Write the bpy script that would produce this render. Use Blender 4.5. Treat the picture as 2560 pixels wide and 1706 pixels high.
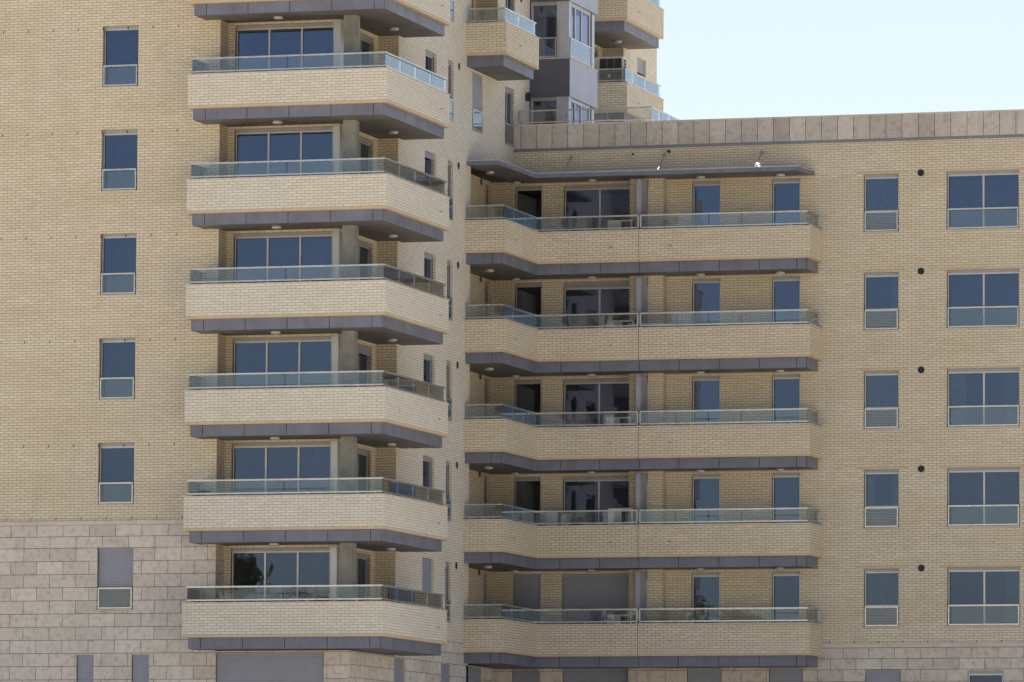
import bpy, math, random
from mathutils import Vector, Matrix
random.seed(7)
for o in list(bpy.data.objects): bpy.data.objects.remove(o)
SC = bpy.context.scene
COL = SC.collection

# ------------------------------------------------------------------ camera
cam = bpy.data.cameras.new('camera'); camo = bpy.data.objects.new('camera', cam); COL.objects.link(camo)
CAM = Vector((51.2923, -164.1531, -16.0136))
yaw, pit, rol = math.radians(-16.15735), math.radians(5.085443), math.radians(0.276218)
fw = Vector((math.sin(yaw)*math.cos(pit), math.cos(yaw)*math.cos(pit), math.sin(pit)))
rt = Vector((math.cos(yaw), -math.sin(yaw), 0.0)); up = rt.cross(fw)
r2 = rt*math.cos(rol) + up*math.sin(rol); u2 = -rt*math.sin(rol) + up*math.cos(rol)
M = Matrix((r2, u2, -fw)).transposed().to_4x4(); M.translation = CAM
camo.matrix_world = M
cam.sensor_width = 36.0; cam.sensor_fit = 'HORIZONTAL'; cam.lens = 15213.1/2560*36
cam.clip_start = 1.0; cam.clip_end = 6000
SC.camera = camo

# ------------------------------------------------------------------ world, sun, exposure
SUN_EL, SUN_AZ = math.radians(56), math.radians(-11)          # behind the building, towards -X / +Y
w = bpy.data.worlds.new('World'); SC.world = w; w.use_nodes = True
nt = w.node_tree; nt.nodes.clear()
sky = nt.nodes.new('ShaderNodeTexSky'); sky.sky_type = 'NISHITA'; sky.sun_disc = False
sky.sun_elevation = SUN_EL; sky.sun_rotation = SUN_AZ
sky.air_density = 1.0; sky.dust_density = 1.6; sky.ozone_density = 1.0
bg = nt.nodes.new('ShaderNodeBackground'); bg.inputs[1].default_value = 0.05
wo = nt.nodes.new('ShaderNodeOutputWorld')
nt.links.new(sky.outputs[0], bg.inputs[0]); nt.links.new(bg.outputs[0], wo.inputs[0])
sl = bpy.data.lights.new('sun', 'SUN'); sl.energy = 5.0; sl.angle = math.radians(0.53); sl.color = (1.0, 0.95, 0.87)
so = bpy.data.objects.new('sun', sl); COL.objects.link(so)
sd = Vector((math.sin(SUN_AZ)*math.cos(SUN_EL), math.cos(SUN_AZ)*math.cos(SUN_EL), math.sin(SUN_EL)))
so.rotation_euler = sd.to_track_quat('Z', 'Y').to_euler(); so.location = (0, 0, 60)
SC.view_settings.view_transform = 'Standard'; SC.view_settings.look = 'None'
SC.view_settings.exposure = 1.44; SC.view_settings.gamma = 1.0
SC.render.engine = 'CYCLES'
SC.render.resolution_x = 1024; SC.render.resolution_y = 682
SC.cycles.max_bounces = 8; SC.cycles.diffuse_bounces = 4; SC.cycles.glossy_bounces = 4
SC.cycles.transparent_max_bounces = 16; SC.cycles.caustics_reflective = False; SC.cycles.caustics_refractive = False

# ------------------------------------------------------------------ materials
def mat(name):
    m = bpy.data.materials.new(name); m.use_nodes = True
    n = m.node_tree; b = n.nodes['Principled BSDF']
    return m, n, b
def N(n, t, **k):
    x = n.nodes.new(t)
    for a, v in k.items(): setattr(x, a, v)
    return x
def L(n, a, b): n.links.new(a, b)
def mixc(n, f, a, b, bt='MIX'):
    x = N(n, 'ShaderNodeMix', data_type='RGBA', blend_type=bt)
    for s, v in ((0, f), (6, a), (7, b)):
        if hasattr(v, 'links'): L(n, v, x.inputs[s])
        else: x.inputs[s].default_value = v if s == 0 else (*v, 1)
    return x.outputs[2]
def math_(n, op, a, b=None, c=None):
    x = N(n, 'ShaderNodeMath', operation=op)
    for i, v in enumerate((a, b, c)):
        if v is None: continue
        if hasattr(v, 'links'): L(n, v, x.inputs[i])
        else: x.inputs[i].default_value = v
    return x.outputs[0]
def noise(n, vec, scale, detail=2.0, rough=0.5):
    x = N(n, 'ShaderNodeTexNoise'); L(n, vec, x.inputs['Vector'])
    x.inputs['Scale'].default_value = scale; x.inputs['Detail'].default_value = detail; x.inputs['Roughness'].default_value = rough
    return x.outputs[0]
def ramp(n, f, stops):
    x = N(n, 'ShaderNodeValToRGB'); L(n, f, x.inputs[0]); e = x.color_ramp.elements
    while len(e) < len(stops): e.new(0.5)
    for i, (p, c) in enumerate(stops): e[i].position = p; e[i].color = (*c, 1)
    return x.outputs[0]
def wallcoord(n, x0=0.0, z0=0.0):
    """u along the wall, v up: picked from the face normal, in metres"""
    g = N(n, 'ShaderNodeNewGeometry'); sp = N(n, 'ShaderNodeSeparateXYZ'); L(n, g.outputs['Position'], sp.inputs[0])
    sn = N(n, 'ShaderNodeSeparateXYZ'); L(n, g.outputs['True Normal'], sn.inputs[0])
    ax = math_(n, 'GREATER_THAN', math_(n, 'ABSOLUTE', sn.outputs[0]), 0.7)
    az = math_(n, 'GREATER_THAN', math_(n, 'ABSOLUTE', sn.outputs[2]), 0.7)
    u = math_(n, 'ADD', math_(n, 'MULTIPLY', sp.outputs[0], math_(n, 'SUBTRACT', 1.0, ax)), math_(n, 'MULTIPLY', sp.outputs[1], ax))
    v = math_(n, 'ADD', math_(n, 'MULTIPLY', sp.outputs[2], math_(n, 'SUBTRACT', 1.0, az)), math_(n, 'MULTIPLY', sp.outputs[1], az))
    cb = N(n, 'ShaderNodeCombineXYZ')
    L(n, math_(n, 'ADD', u, 200*0.256 - x0), cb.inputs[0]); L(n, math_(n, 'ADD', v, 80.0 - z0), cb.inputs[1])
    return cb.outputs[0], g.outputs['Position'], sp
def brick_mat(name, width, row, mortar, cols, mcol, x0=0.0, z0=0.0, patch=0.35, rough=0.75, bump=0.4, tone=None, grime=0.0, offset=0.5):
    m, n, b = mat(name)
    uv, pos, sp = wallcoord(n, x0, z0)
    br = N(n, 'ShaderNodeTexBrick'); L(n, uv, br.inputs['Vector'])
    br.offset = offset; br.offset_frequency = 2; br.squash = 1.0
    br.inputs['Scale'].default_value = 1.0; br.inputs['Brick Width'].default_value = width; br.inputs['Row Height'].default_value = row
    br.inputs['Mortar Size'].default_value = mortar; br.inputs['Mortar Smooth'].default_value = 0.15; br.inputs['Bias'].default_value = 0.0
    br.inputs['Color1'].default_value = (0, 0, 0, 1); br.inputs['Color2'].default_value = (1, 1, 1, 1); br.inputs['Mortar'].default_value = (0.5, 0.5, 0.5, 1)
    c = ramp(n, br.outputs['Color'], [(i/(len(cols)-1), k) for i, k in enumerate(cols)])
    # batches of warmer bricks laid in long horizontal bands
    mp = N(n, 'ShaderNodeMapping'); L(n, pos, mp.inputs[0]); mp.inputs['Scale'].default_value = (0.16, 0.16, 1.15)
    bands = ramp(n, noise(n, mp.outputs[0], 1.0, 3.0, 0.6), [(0.40, (0, 0, 0)), (0.66, (1, 1, 1))])
    c = mixc(n, math_(n, 'MULTIPLY', bands, patch), c, tone or (0.53, 0.435, 0.285))
    big = noise(n, pos, 0.35, 4.0, 0.6)
    c = mixc(n, math_(n, 'MULTIPLY', ramp(n, big, [(0.35, (0, 0, 0)), (0.75, (1, 1, 1))]), 0.22), c, (0.62, 0.60, 0.55))
    fine = noise(n, pos, 34.0, 3.0, 0.7)
    if row > 0.2:
        ve = ramp(n, noise(n, pos, 5.5, 6.0, 0.72), [(0.36, (0.62, 0.58, 0.56)), (0.5, (1.0, 1.0, 1.0)), (0.68, (1.12, 1.1, 1.08))]); c = mixc(n, 0.55, c, ve, 'MULTIPLY')
    c = mixc(n, 0.16, c, ramp(n, fine, [(0.3, (0.25, 0.22, 0.18)), (0.7, (0.8, 0.78, 0.72))]), 'OVERLAY')
    if grime:
        mp2 = N(n, 'ShaderNodeMapping'); L(n, pos, mp2.inputs[0]); mp2.inputs['Scale'].default_value = (1.6, 1.6, 0.25)
        gr = ramp(n, noise(n, mp2.outputs[0], 1.0, 5.0, 0.65), [(0.52, (0, 0, 0)), (0.75, (1, 1, 1))])
        c = mixc(n, math_(n, 'MULTIPLY', gr, grime), c, (0.25, 0.21, 0.17))
    c = mixc(n, br.outputs['Fac'], c, mcol)
    L(n, c, b.inputs['Base Color']); b.inputs['Roughness'].default_value = rough
    bp = N(n, 'ShaderNodeBump'); bp.inputs['Strength'].default_value = bump; bp.inputs['Distance'].default_value = 0.006
    h = math_(n, 'ADD', math_(n, 'SUBTRACT', 1.0, br.outputs['Fac']), math_(n, 'MULTIPLY', fine, 0.35))
    L(n, h, bp.inputs['Height']); L(n, bp.outputs[0], b.inputs['Normal'])
    return m
ZC0 = 7.10                                     # top of the coping of the tower balcony numbered 0
BZ = ZC0 - 0.035                               # brick bed joints fall on this level
BC = [(0.61, 0.52, 0.39), (0.685, 0.60, 0.475), (0.64, 0.56, 0.435), (0.715, 0.64, 0.52), (0.66, 0.58, 0.46)]
PC = [(0.62, 0.575, 0.495), (0.685, 0.65, 0.58), (0.65, 0.615, 0.54), (0.71, 0.685, 0.62), (0.655, 0.61, 0.53)]
def zo(row, z): return (z + 80.0) % row
MATS = {}
MATS['brick'] = brick_mat('cream_brick', 0.256, 0.08, 0.0066, BC, (0.24, 0.195, 0.145), 0.06, zo(0.08, BZ), patch=0.38, grime=0.12)
MATS['brick_lit'] = brick_mat('cream_brick_lit', 0.256, 0.08, 0.0062, PC, (0.30, 0.26, 0.21), 0.0, zo(0.08, BZ), patch=0.16, tone=(0.58, 0.46, 0.33), grime=0.07)  # same cream brick, lightened in place of brighter light on these faces
MATS['brick_lintel'] = brick_mat('lintel_brick', 0.256, 0.08, 0.002, [(0.52, 0.40, 0.26), (0.57, 0.45, 0.31), (0.54, 0.42, 0.29)], (0.36, 0.28, 0.19), 0.1, zo(0.08, BZ), patch=0.3)
ST = [(0.50, 0.45, 0.415), (0.64, 0.59, 0.55), (0.57, 0.515, 0.475), (0.68, 0.63, 0.585), (0.55, 0.50, 0.47), (0.62, 0.565, 0.52)]
def stone(name, row, ztop, x0): return brick_mat(name, 0.804, row, 0.006, ST, (0.06, 0.05, 0.045), x0, zo(row, ztop), patch=0.22, tone=(0.46, 0.40, 0.37), rough=0.85, bump=1.0, grime=0.2)
MATS['stone_top'] = stone('ashlar_upper_courses', 0.333, -5.775, -11.99 % 0.804)
MATS['stone'] = stone('ashlar_stone', 0.380, -6.441, -11.99 % 0.804)
MATS['stone_top_low'] = stone('ashlar_upper_courses_low', 0.333, -8.805, 8.508 % 0.804)
MATS['stone_low'] = stone('ashlar_stone_low', 0.365, -9.470, 8.508 % 0.804)

def plain(name, col, rough=0.6, metal=0.0, var=0.12, scale=3.0, streak=0.0, streakcol=(0.2, 0.19, 0.18), bump=0.0, spec=None):
    m, n, b = mat(name); g = N(n, 'ShaderNodeNewGeometry'); pos = g.outputs['Position']
    f = noise(n, pos, scale, 4.0, 0.6)
    lo = tuple(max(0, c*(1-var)) for c in col); hi = tuple(min(1, c*(1+var)) for c in col)
    c = ramp(n, f, [(0.3, lo), (0.7, hi)])
    if streak:
        mp = N(n, 'ShaderNodeMapping'); L(n, pos, mp.inputs[0]); mp.inputs['Scale'].default_value = (5, 5, 0.9)
        s = ramp(n, noise(n, mp.outputs[0], 1.0, 4.0, 0.65), [(0.5, (0, 0, 0)), (0.78, (1, 1, 1))])
        c = mixc(n, math_(n, 'MULTIPLY', s, streak), c, streakcol)
    L(n, c, b.inputs['Base Color']); b.inputs['Roughness'].default_value = rough; b.inputs['Metallic'].default_value = metal
    if spec is not None: b.inputs['Specular IOR Level'].default_value = spec
    if bump:
        bp = N(n, 'ShaderNodeBump'); bp.inputs['Strength'].default_value = bump; bp.inputs['Distance'].default_value = 0.01
        L(n, noise(n, pos, scale*9, 4.0, 0.6), bp.inputs['Height']); L(n, bp.outputs[0], b.inputs['Normal'])
    return m
def panelled(name, cols, width, height, x0, z0, joint, jc, rough=0.6, streak=0.25):
    return brick_mat(name, width, height, joint, cols, jc, x0, z0, patch=0.0, rough=rough, bump=0.25, grime=streak, offset=0.0)
MATS['coping'] = plain('pale_stone_coping', (0.56, 0.52, 0.475), 0.7, var=0.12, scale=2.0, streak=0.3, streakcol=(0.36, 0.33, 0.30))
MATS['fascia'] = plain('grey_violet_composite_panel', (0.150, 0.160, 0.222), 0.5, var=0.16, scale=1.4, streak=0.25, streakcol=(0.27, 0.26, 0.29))
MATS['fascia_light'] = plain('pale_lilac_composite_panel', (0.29, 0.295, 0.38), 0.45, var=0.07, scale=1.4, streak=0.15, streakcol=(0.36, 0.36, 0.42))
MATS['dark'] = plain('dark_gap', (0.012, 0.012, 0.013), 0.9)
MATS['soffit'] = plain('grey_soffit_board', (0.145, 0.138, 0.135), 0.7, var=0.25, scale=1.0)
MATS['concrete'] = plain('bare_concrete', (0.26, 0.265, 0.25), 0.85, var=0.22, scale=2.2, streak=0.35, streakcol=(0.13, 0.13, 0.13), bump=0.4)
MATS['render'] = plain('cream_render', (0.50, 0.44, 0.34), 0.9)
MATS['alu'] = plain('anodised_aluminium', (0.50, 0.50, 0.52), 0.38, metal=0.55, var=0.05)
MATS['alu_box'] = plain('grey_shutter_box', (0.33, 0.33, 0.34), 0.5, metal=0.2, var=0.06)
MATS['steel'] = plain('stainless_rail', (0.60, 0.58, 0.56), 0.30, metal=0.85, var=0.12, scale=6.0, streak=0.35, streakcol=(0.30, 0.25, 0.21))
MATS['shutter'] = plain('lilac_grey_shutter', (0.29, 0.305, 0.375), 0.5, var=0.06)
MATS['white'] = plain('white_enamel', (0.62, 0.62, 0.60), 0.45, var=0.05)
MATS['lampglass'] = plain('opal_lamp_cover', (0.50, 0.49, 0.48), 0.35, var=0.04)
MATS['black'] = plain('black_plastic', (0.02, 0.02, 0.022), 0.5)
MATS['room'] = plain('room_plaster', (0.42, 0.41, 0.39), 0.9, var=0.05)
MATS['curtain'] = plain('pale_curtain', (0.55, 0.56, 0.58), 0.9, var=0.1, scale=5)
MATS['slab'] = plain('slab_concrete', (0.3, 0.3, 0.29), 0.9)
MATS['flash'] = plain('zinc_flashing', (0.20, 0.215, 0.25), 0.45, metal=0.3, var=0.1, streak=0.3)
MATS['copelight'] = plain('bright_edge_trim', (0.42, 0.43, 0.50), 0.4, metal=0.2)
MATS['band'] = panelled('grey_limestone_slabs', [(0.38, 0.345, 0.33), (0.54, 0.50, 0.48), (0.44, 0.405, 0.385), (0.58, 0.54, 0.52), (0.48, 0.435, 0.415)], 0.509, 1.4, (-0.882) % 0.509, zo(1.4, 6.60), 0.008, (0.02, 0.02, 0.02), 0.75, 0.3)
MATS['bay'] = plain('dark_grey_bay_cladding', (0.085, 0.088, 0.12), 0.5, var=0.1, scale=1.2)
MATS['bay_side'] = plain('lilac_bay_cladding', (0.34, 0.345, 0.44), 0.45, var=0.08, scale=1.2)

def glass(name, tint, k, rough=0.0, wav=0.0, ior=1.5, refl=(1, 1, 1), refl_veil=0.0):
    m, n, b = mat(name); n.nodes.remove(b); out = n.nodes['Material Output']
    tr = N(n, 'ShaderNodeBsdfTransparent'); tr.inputs[0].default_value = (*tint, 1)
    gl = N(n, 'ShaderNodeBsdfGlossy'); gl.inputs['Roughness'].default_value = rough; gl.inputs[0].default_value = (*refl, 1)
    fr = N(n, 'ShaderNodeFresnel'); fr.inputs[0].default_value = ior
    f = math_(n, 'MINIMUM', math_(n, 'MULTIPLY', fr.outputs[0], k), 0.95)
    if wav:
        g = N(n, 'ShaderNodeNewGeometry'); bp = N(n, 'ShaderNodeBump'); bp.inputs['Strength'].default_value = wav; bp.inputs['Distance'].default_value = 0.02
        L(n, noise(n, g.outputs['Position'], 1.3, 2.0, 0.5), bp.inputs['Height']); L(n, bp.outputs[0], gl.inputs['Normal'])
    mx = N(n, 'ShaderNodeMixShader'); L(n, f, mx.inputs[0]); L(n, tr.outputs[0], mx.inputs[1]); L(n, gl.outputs[0], mx.inputs[2])
    if refl_veil:        # uneven pale veil painted in for varied, milky reflections
        g = N(n, 'ShaderNodeNewGeometry'); df = N(n, 'ShaderNodeBsdfDiffuse'); df.inputs[0].default_value = (0.62, 0.62, 0.60, 1)
        a = ramp(n, noise(n, g.outputs['Position'], 0.9, 5.0, 0.65), [(0.3, (0.35,)*3), (0.7, (1.5,)*3)])
        m2 = N(n, 'ShaderNodeMixShader'); L(n, math_(n, 'MULTIPLY', a, refl_veil), m2.inputs[0]); L(n, mx.outputs[0], m2.inputs[1]); L(n, df.outputs[0], m2.inputs[2]); mx = m2
    L(n, mx.outputs[0], out.inputs[0])
    return m
MATS['pane'] = glass('window_glass', (0.44, 0.47, 0.50), 1.0, wav=0.09, ior=2.5, refl=(0.52, 0.64, 1.0), refl_veil=0.014)
MATS['railglass'] = glass('balustrade_glass', (0.95, 0.96, 0.96), 1.7, refl=(0.86, 0.93, 1.0), refl_veil=0.028)

# ------------------------------------------------------------------ mesh helpers
ORI = {}
class MB:
    def __init__(s): s.v = []; s.f = []; s.m = []; s.names = []
    def mi(s, m):
        if m not in s.names: s.names.append(m)
        return s.names.index(m)
    def face(s, pts, m):
        i = len(s.v); s.v += [tuple(p) for p in pts]; s.f.append(tuple(range(i, i+len(pts)))); s.m.append(s.mi(m))
    def box(s, x0, x1, y0, y1, z0, z1, m, skip=''):
        if x0 > x1: x0, x1 = x1, x0
        if y0 > y1: y0, y1 = y1, y0
        if z0 > z1: z0, z1 = z1, z0
        F = {'-x': ((x0, y1, z0), (x0, y0, z0), (x0, y0, z1), (x0, y1, z1)), '+x': ((x1, y0, z0), (x1, y1, z0), (x1, y1, z1), (x1, y0, z1)),
             '-y': ((x0, y0, z0), (x1, y0, z0), (x1, y0, z1), (x0, y0, z1)), '+y': ((x1, y1, z0), (x0, y1, z0), (x0, y1, z1), (x1, y1, z1)),
             '-z': ((x0, y1, z0), (x1, y1, z0), (x1, y0, z0), (x0, y0, z0)), '+z': ((x0, y0, z1), (x1, y0, z1), (x1, y1, z1), (x0, y1, z1))}
        for k, q in F.items():
            if k not in skip.split(','): s.face(q, m)
    def prism(s, poly, z0, z1, m, mtop=None, mbot=None):
        n = len(poly)
        s.face([(x, y, z1) for x, y in poly], mtop or m); s.face([(x, y, z0) for x, y in reversed(poly)], mbot or m)
        for i in range(n):
            a, b = poly[i], poly[(i+1) % n]
            s.face([(a[0], a[1], z0), (b[0], b[1], z0), (b[0], b[1], z1), (a[0], a[1], z1)], m)
    def tube(s, p, q, r, m, n=8, r1=None, cap=True):
        p, q = Vector(p), Vector(q); d = (q-p).normalized(); a = d.orthogonal().normalized(); b = d.cross(a); r1 = r if r1 is None else r1
        A = [p + (a*math.cos(t) + b*math.sin(t))*r for t in [2*math.pi*i/n for i in range(n)]]
        B = [q + (a*math.cos(t) + b*math.sin(t))*r1 for t in [2*math.pi*i/n for i in range(n)]]
        for i in range(n): s.face([A[i], A[(i+1) % n], B[(i+1) % n], B[i]], m)
        if cap: s.face(A[::-1], m); s.face(B, m)
    def lathe(s, c, prof, m, n=20):
        """prof = list of (r, z) going along, around the vertical through c"""
        for (ra, za), (rb, zb) in zip(prof, prof[1:]):
            for i in range(n):
                t0, t1 = 2*math.pi*i/n, 2*math.pi*(i+1)/n
                P = lambda r, z, t: (c[0]+r*math.cos(t), c[1]+r*math.sin(t), c[2]+z)
                if ra < 1e-6: s.face([P(0, za, 0), P(rb, zb, t1), P(rb, zb, t0)], m)
                elif rb < 1e-6: s.face([P(ra, za, t0), P(ra, za, t1), P(0, zb, 0)], m)
                else: s.face([P(ra, za, t0), P(ra, za, t1), P(rb, zb, t1), P(rb, zb, t0)], m)
    def build(s, name, parent=None, origin=None, smooth=False):
        if origin is None:
            xs, ys, zs = zip(*s.v); origin = ((min(xs)+max(xs))/2, (min(ys)+max(ys))/2, min(zs))
        me = bpy.data.meshes.new(name)
        me.from_pydata([(x-origin[0], y-origin[1], z-origin[2]) for x, y, z in s.v], [], s.f)
        for k in s.names: me.materials.append(MATS[k])
        me.polygons.foreach_set('material_index', s.m)
        if smooth: me.polygons.foreach_set('use_smooth', [True]*len(s.f))
        me.update()
        o = bpy.data.objects.new(name, me); COL.objects.link(o); ORI[o] = Vector(origin)
        if parent is not None: o.parent = parent; o.location = ORI[o] - ORI[parent]
        else: o.location = origin
        return o
def tag(o, label=None, cat=None, group=None, kind=None):
    if label: o['label'] = label
    if cat: o['category'] = cat
    if group: o['group'] = group
    if kind: o['kind'] = kind
    return o
def empty(name, loc, parent=None):
    o = bpy.data.objects.new(name, None); COL.objects.link(o); o.empty_display_size = 0.3; ORI[o] = Vector(loc)
    if parent is not None: o.parent = parent; o.location = Vector(loc) - ORI[parent]
    else: o.location = loc
    return o
def children(o): return [c for c in bpy.data.objects if c.parent is o]
def copy_tree(o, d=(0, 0, 0), parent=None, root=True):
    c = o.copy(); COL.objects.link(c)
    if root:
        c.parent = o.parent; c.location = o.location + Vector(d)
    else: c.parent = parent
    ORI[c] = ORI[o] + Vector(d)
    for ch in children(o): copy_tree(ch, d, c, False)
    return c

class Loc:
    """local frame of a wall opening: u along the wall, d into the building, z up"""
    def __init__(s, mb, axis, c): s.mb, s.axis, s.c = mb, axis, c
    def box(s, u0, u1, d0, d1, z0, z1, m, skip=''):
        if s.axis == 'y': s.mb.box(u0, u1, s.c+d0, s.c+d1, z0, z1, m)
        else: s.mb.box(s.c-d1, s.c-d0, u0, u1, z0, z1, m)
    def quad(s, u0, u1, d, z0, z1, m):
        if s.axis == 'y': y = s.c+d; s.mb.face([(u0, y, z0), (u1, y, z0), (u1, y, z1), (u0, y, z1)], m)
        else: x = s.c-d; s.mb.face([(x, u0, z0), (x, u1, z0), (x, u1, z1), (x, u0, z1)], m)

def wall(mb, axis, c, u0, u1, z0, z1, holes, mf, depth=0.20, lintel=True):
    """wall sheet with openings (u0,u1,z0,z1) and their reveals; mf = material name or function of z"""
    f = mf if callable(mf) else (lambda z: mf)
    cuts = mf.cuts if hasattr(mf, 'cuts') else []
    us = sorted({u0, u1} | {h[i] for h in holes for i in (0, 1) if u0 < h[i] < u1})
    zs = sorted({z0, z1} | {h[i] for h in holes for i in (2, 3) if z0 < h[i] < z1} | {q for q in cuts if z0 < q < z1})
    P = (lambda u, d, z: (u, c+d, z)) if axis == 'y' else (lambda u, d, z: (c-d, u, z))
    for a, b in zip(us, us[1:]):
        run = None
        for k, (p, q) in enumerate(zip(zs, zs[1:])):
            um, zm = (a+b)/2, (p+q)/2
            if any(h[0] < um < h[1] and h[2] < zm < h[3] for h in holes): continue
            mb.face([P(a, 0, p), P(b, 0, p), P(b, 0, q), P(a, 0, q)], f(zm))
    for h in holes:
        dp = h[4] if len(h) > 4 else depth
        a, b, p, q = h[:4]; mm = f((p+q)/2)
        mb.face([P(a, 0, p), P(a, dp, p), P(a, dp, q), P(a, 0, q)], mm); mb.face([P(b, dp, p), P(b, 0, p), P(b, 0, q), P(b, dp, q)], mm)
        mb.face([P(a, 0, q), P(a, dp, q), P(b, dp, q), P(b, 0, q)], mm); mb.face([P(a, dp, p), P(a, 0, p), P(b, 0, p), P(b, dp, p)], 'coping')

def window(parent, axis, c, u0, u1, z0, z1, mull=(), guard=None, shutter=0.0, door=False, louvre=None, curtain=0, name='window', d=0.10, box=0.085, room=2.6, gm=None, thin=False):
    """frame is the part; panes, guard, shutter, room are its pieces"""
    mb = MB(); l = Loc(mb, axis, c); e = 0.004; fwid = 0.045
    a, b, p, q = u0+e, u1-e, z0+e, z1-e
    l.box(a, b, d-0.03, d+0.08, q-box, q, 'alu_box')
    for (x0, x1) in ((a, a+fwid), (b-fwid, b)): l.box(x0, x1, d-0.012, d+0.06, p, q-box-0.001, 'alu')
    for (x0, x1) in ((u0-0.001, u0+0.016), (u1-0.016, u1+0.001)): l.box(x0, x1, d-0.026, d-0.0205, p, q-box, 'dark')  # dark strips paint the shadow in the reveal beside the frame
    l.box(a+fwid+0.001, b-fwid-0.001, d, d+0.06, p, p+0.05, 'alu')
    l.box(a+fwid+0.001, b-fwid-0.001, d, d+0.06, q-box-0.05, q-box-0.002, 'alu')
    for mm in mull: l.box(mm-0.028, mm+0.028, d-0.01, d+0.05, p+0.051, q-box-0.051, 'alu')
    if not door: l.box(a, b, -0.02, d-0.031, p-0.001, p+0.022, 'coping')
    if louvre:
        l.box(a+fwid+0.001, b-fwid-0.001, d+0.0, d+0.05, louvre-0.03, louvre+0.03, 'alu')
    o = mb.build(name, parent)
    # panes
    ed = [a+fwid] + [m for m in mull] + [b-fwid]
    for x0, x1 in zip(ed, ed[1:]):
        g = MB(); Loc(g, axis, c).quad(x0+0.02, x1-0.02, d+0.03, (louvre or p)+0.03, q-box-0.03, 'pane'); g.build('pane', o)
    if louvre:
        g = MB(); lg = Loc(g, axis, c); z = p+0.05
        while z < louvre-0.04: lg.box(a+fwid+0.002, b-fwid-0.002, d+0.004, d+0.035, z, z+0.035, 'shutter'); z += 0.048
        lg.quad(a+fwid, b-fwid, d+0.05, p, louvre, 'dark'); g.build('louvre_panel', o)
    if shutter > 0:
        g = MB(); lg = Loc(g, axis, c); zz = q-box*0.3; zb = q - (q-p)*shutter
        while zz > zb+0.01:
            lg.box(a+0.017, b-0.017, d-0.046, d-0.036, max(zb, zz-0.046), zz, 'shutter'); zz -= 0.052
        lg.box(a+0.012, b-0.012, d-0.0385, d-0.0355, zb, q-box*0.3, 'dark'); g.build('roller_shutter', o)
    if shutter < 0.95 and room:
        g = MB(); lg = Loc(g, axis, c); w0, w1, h0, h1 = u0-0.5, u1+0.5, z0-(0 if door else 0.7), z1+0.02
        P = (lambda u, dd, z: (u, c+dd, z)) if axis == 'y' else (lambda u, dd, z: (c-dd, u, z))
        n_, r_ = d+0.09, room
        g.face([P(w0, r_, h0), P(w1, r_, h0), P(w1, r_, h1), P(w0, r_, h1)], 'room')
        g.face([P(w0, n_, h0), P(w0, r_, h0), P(w0, r_, h1), P(w0, n_, h1)], 'room'); g.face([P(w1, n_, h0), P(w1, r_, h0), P(w1, r_, h1), P(w1, n_, h1)], 'room')
        g.face([P(w0, n_, h1), P(w1, n_, h1), P(w1, r_, h1), P(w0, r_, h1)], 'room'); g.face([P(w0, n_, h0), P(w1, n_, h0), P(w1, r_, h0), P(w0, r_, h0)], 'room')
        for (x0, x1, y0, y1) in ((w0, u0, h0, h1), (u1, w1, h0, h1), (u0, u1, h0, z0)):
            if x1-x0 > 1e-4 and y1-y0 > 1e-4: g.face([P(x0, n_, y0), P(x1, n_, y0), P(x1, n_, y1), P(x0, n_, y1)], 'dark')
        g.build('room_interior', o)
    if curtain == 3:
        g = MB(); n = 26; P = (lambda u, dd, z: (u, c+dd, z)) if axis == 'y' else (lambda u, dd, z: (c-dd, u, z))
        for i in range(n):
            t0, t1 = u0+(u1-u0)*i/n, u0+(u1-u0)*(i+1)/n; da, db = (0.20, 0.24) if i % 2 else (0.24, 0.20)
            g.face([P(t0, d+da, p-0.3), P(t1, d+db, p-0.3), P(t1, d+db, q), P(t0, d+da, q)], 'curtain')
        g.build('curtain', o)
    elif curtain:
        g = MB(); lg = Loc(g, axis, c); wd = (u1-u0)*0.22; n = 7
        for side in ((0, 1) if curtain == 2 else (1,)):
            s0 = b-fwid-wd if side else a+fwid
            for i in range(n):
                t0, t1 = s0+wd*i/n, s0+wd*(i+1)/n; da, db = (0.16, 0.20) if i % 2 else (0.20, 0.16)
                P = (lambda u, dd, z: (u, c+dd, z)) if axis == 'y' else (lambda u, dd, z: (c-dd, u, z))
                g.face([P(t0, d+da, p+0.03), P(t1, d+db, p+0.03), P(t1, d+db, q-box), P(t0, d+da, q-box)], 'curtain')
        g.build('curtain', o)
    if guard:
        g = MB(); lg = Loc(g, axis, c); ga, gb, gz0 = a+0.03, b-0.03, z0+0.045; f0, f1 = -0.015, 0.02
        lg.box(ga, gb, f0, f1, guard-0.045, guard, 'steel'); lg.box(ga, gb, f0, f1, gz0, gz0+0.04, 'steel')
        for x0, x1 in ((ga, ga+0.035), (gb-0.035, gb)): lg.box(x0, x1, f0+0.001, f1-0.001, gz0+0.041, guard-0.046, 'steel')
        for x0, x1 in ((u0, ga-0.001), (gb+0.001, u1)):
            for zz in (gz0+0.12, guard-0.16): lg.box(x0, x1, f0+0.008, f1-0.008, zz, zz+0.02, 'alu')
        g.build('guard_frame', o)
        g = MB(); Loc(g, axis, c).box(ga+0.036, gb-0.036, 0.0, 0.008, gz0+0.041, guard-0.046, 'railglass'); g.build('guard_glass', o)
    return o

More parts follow.
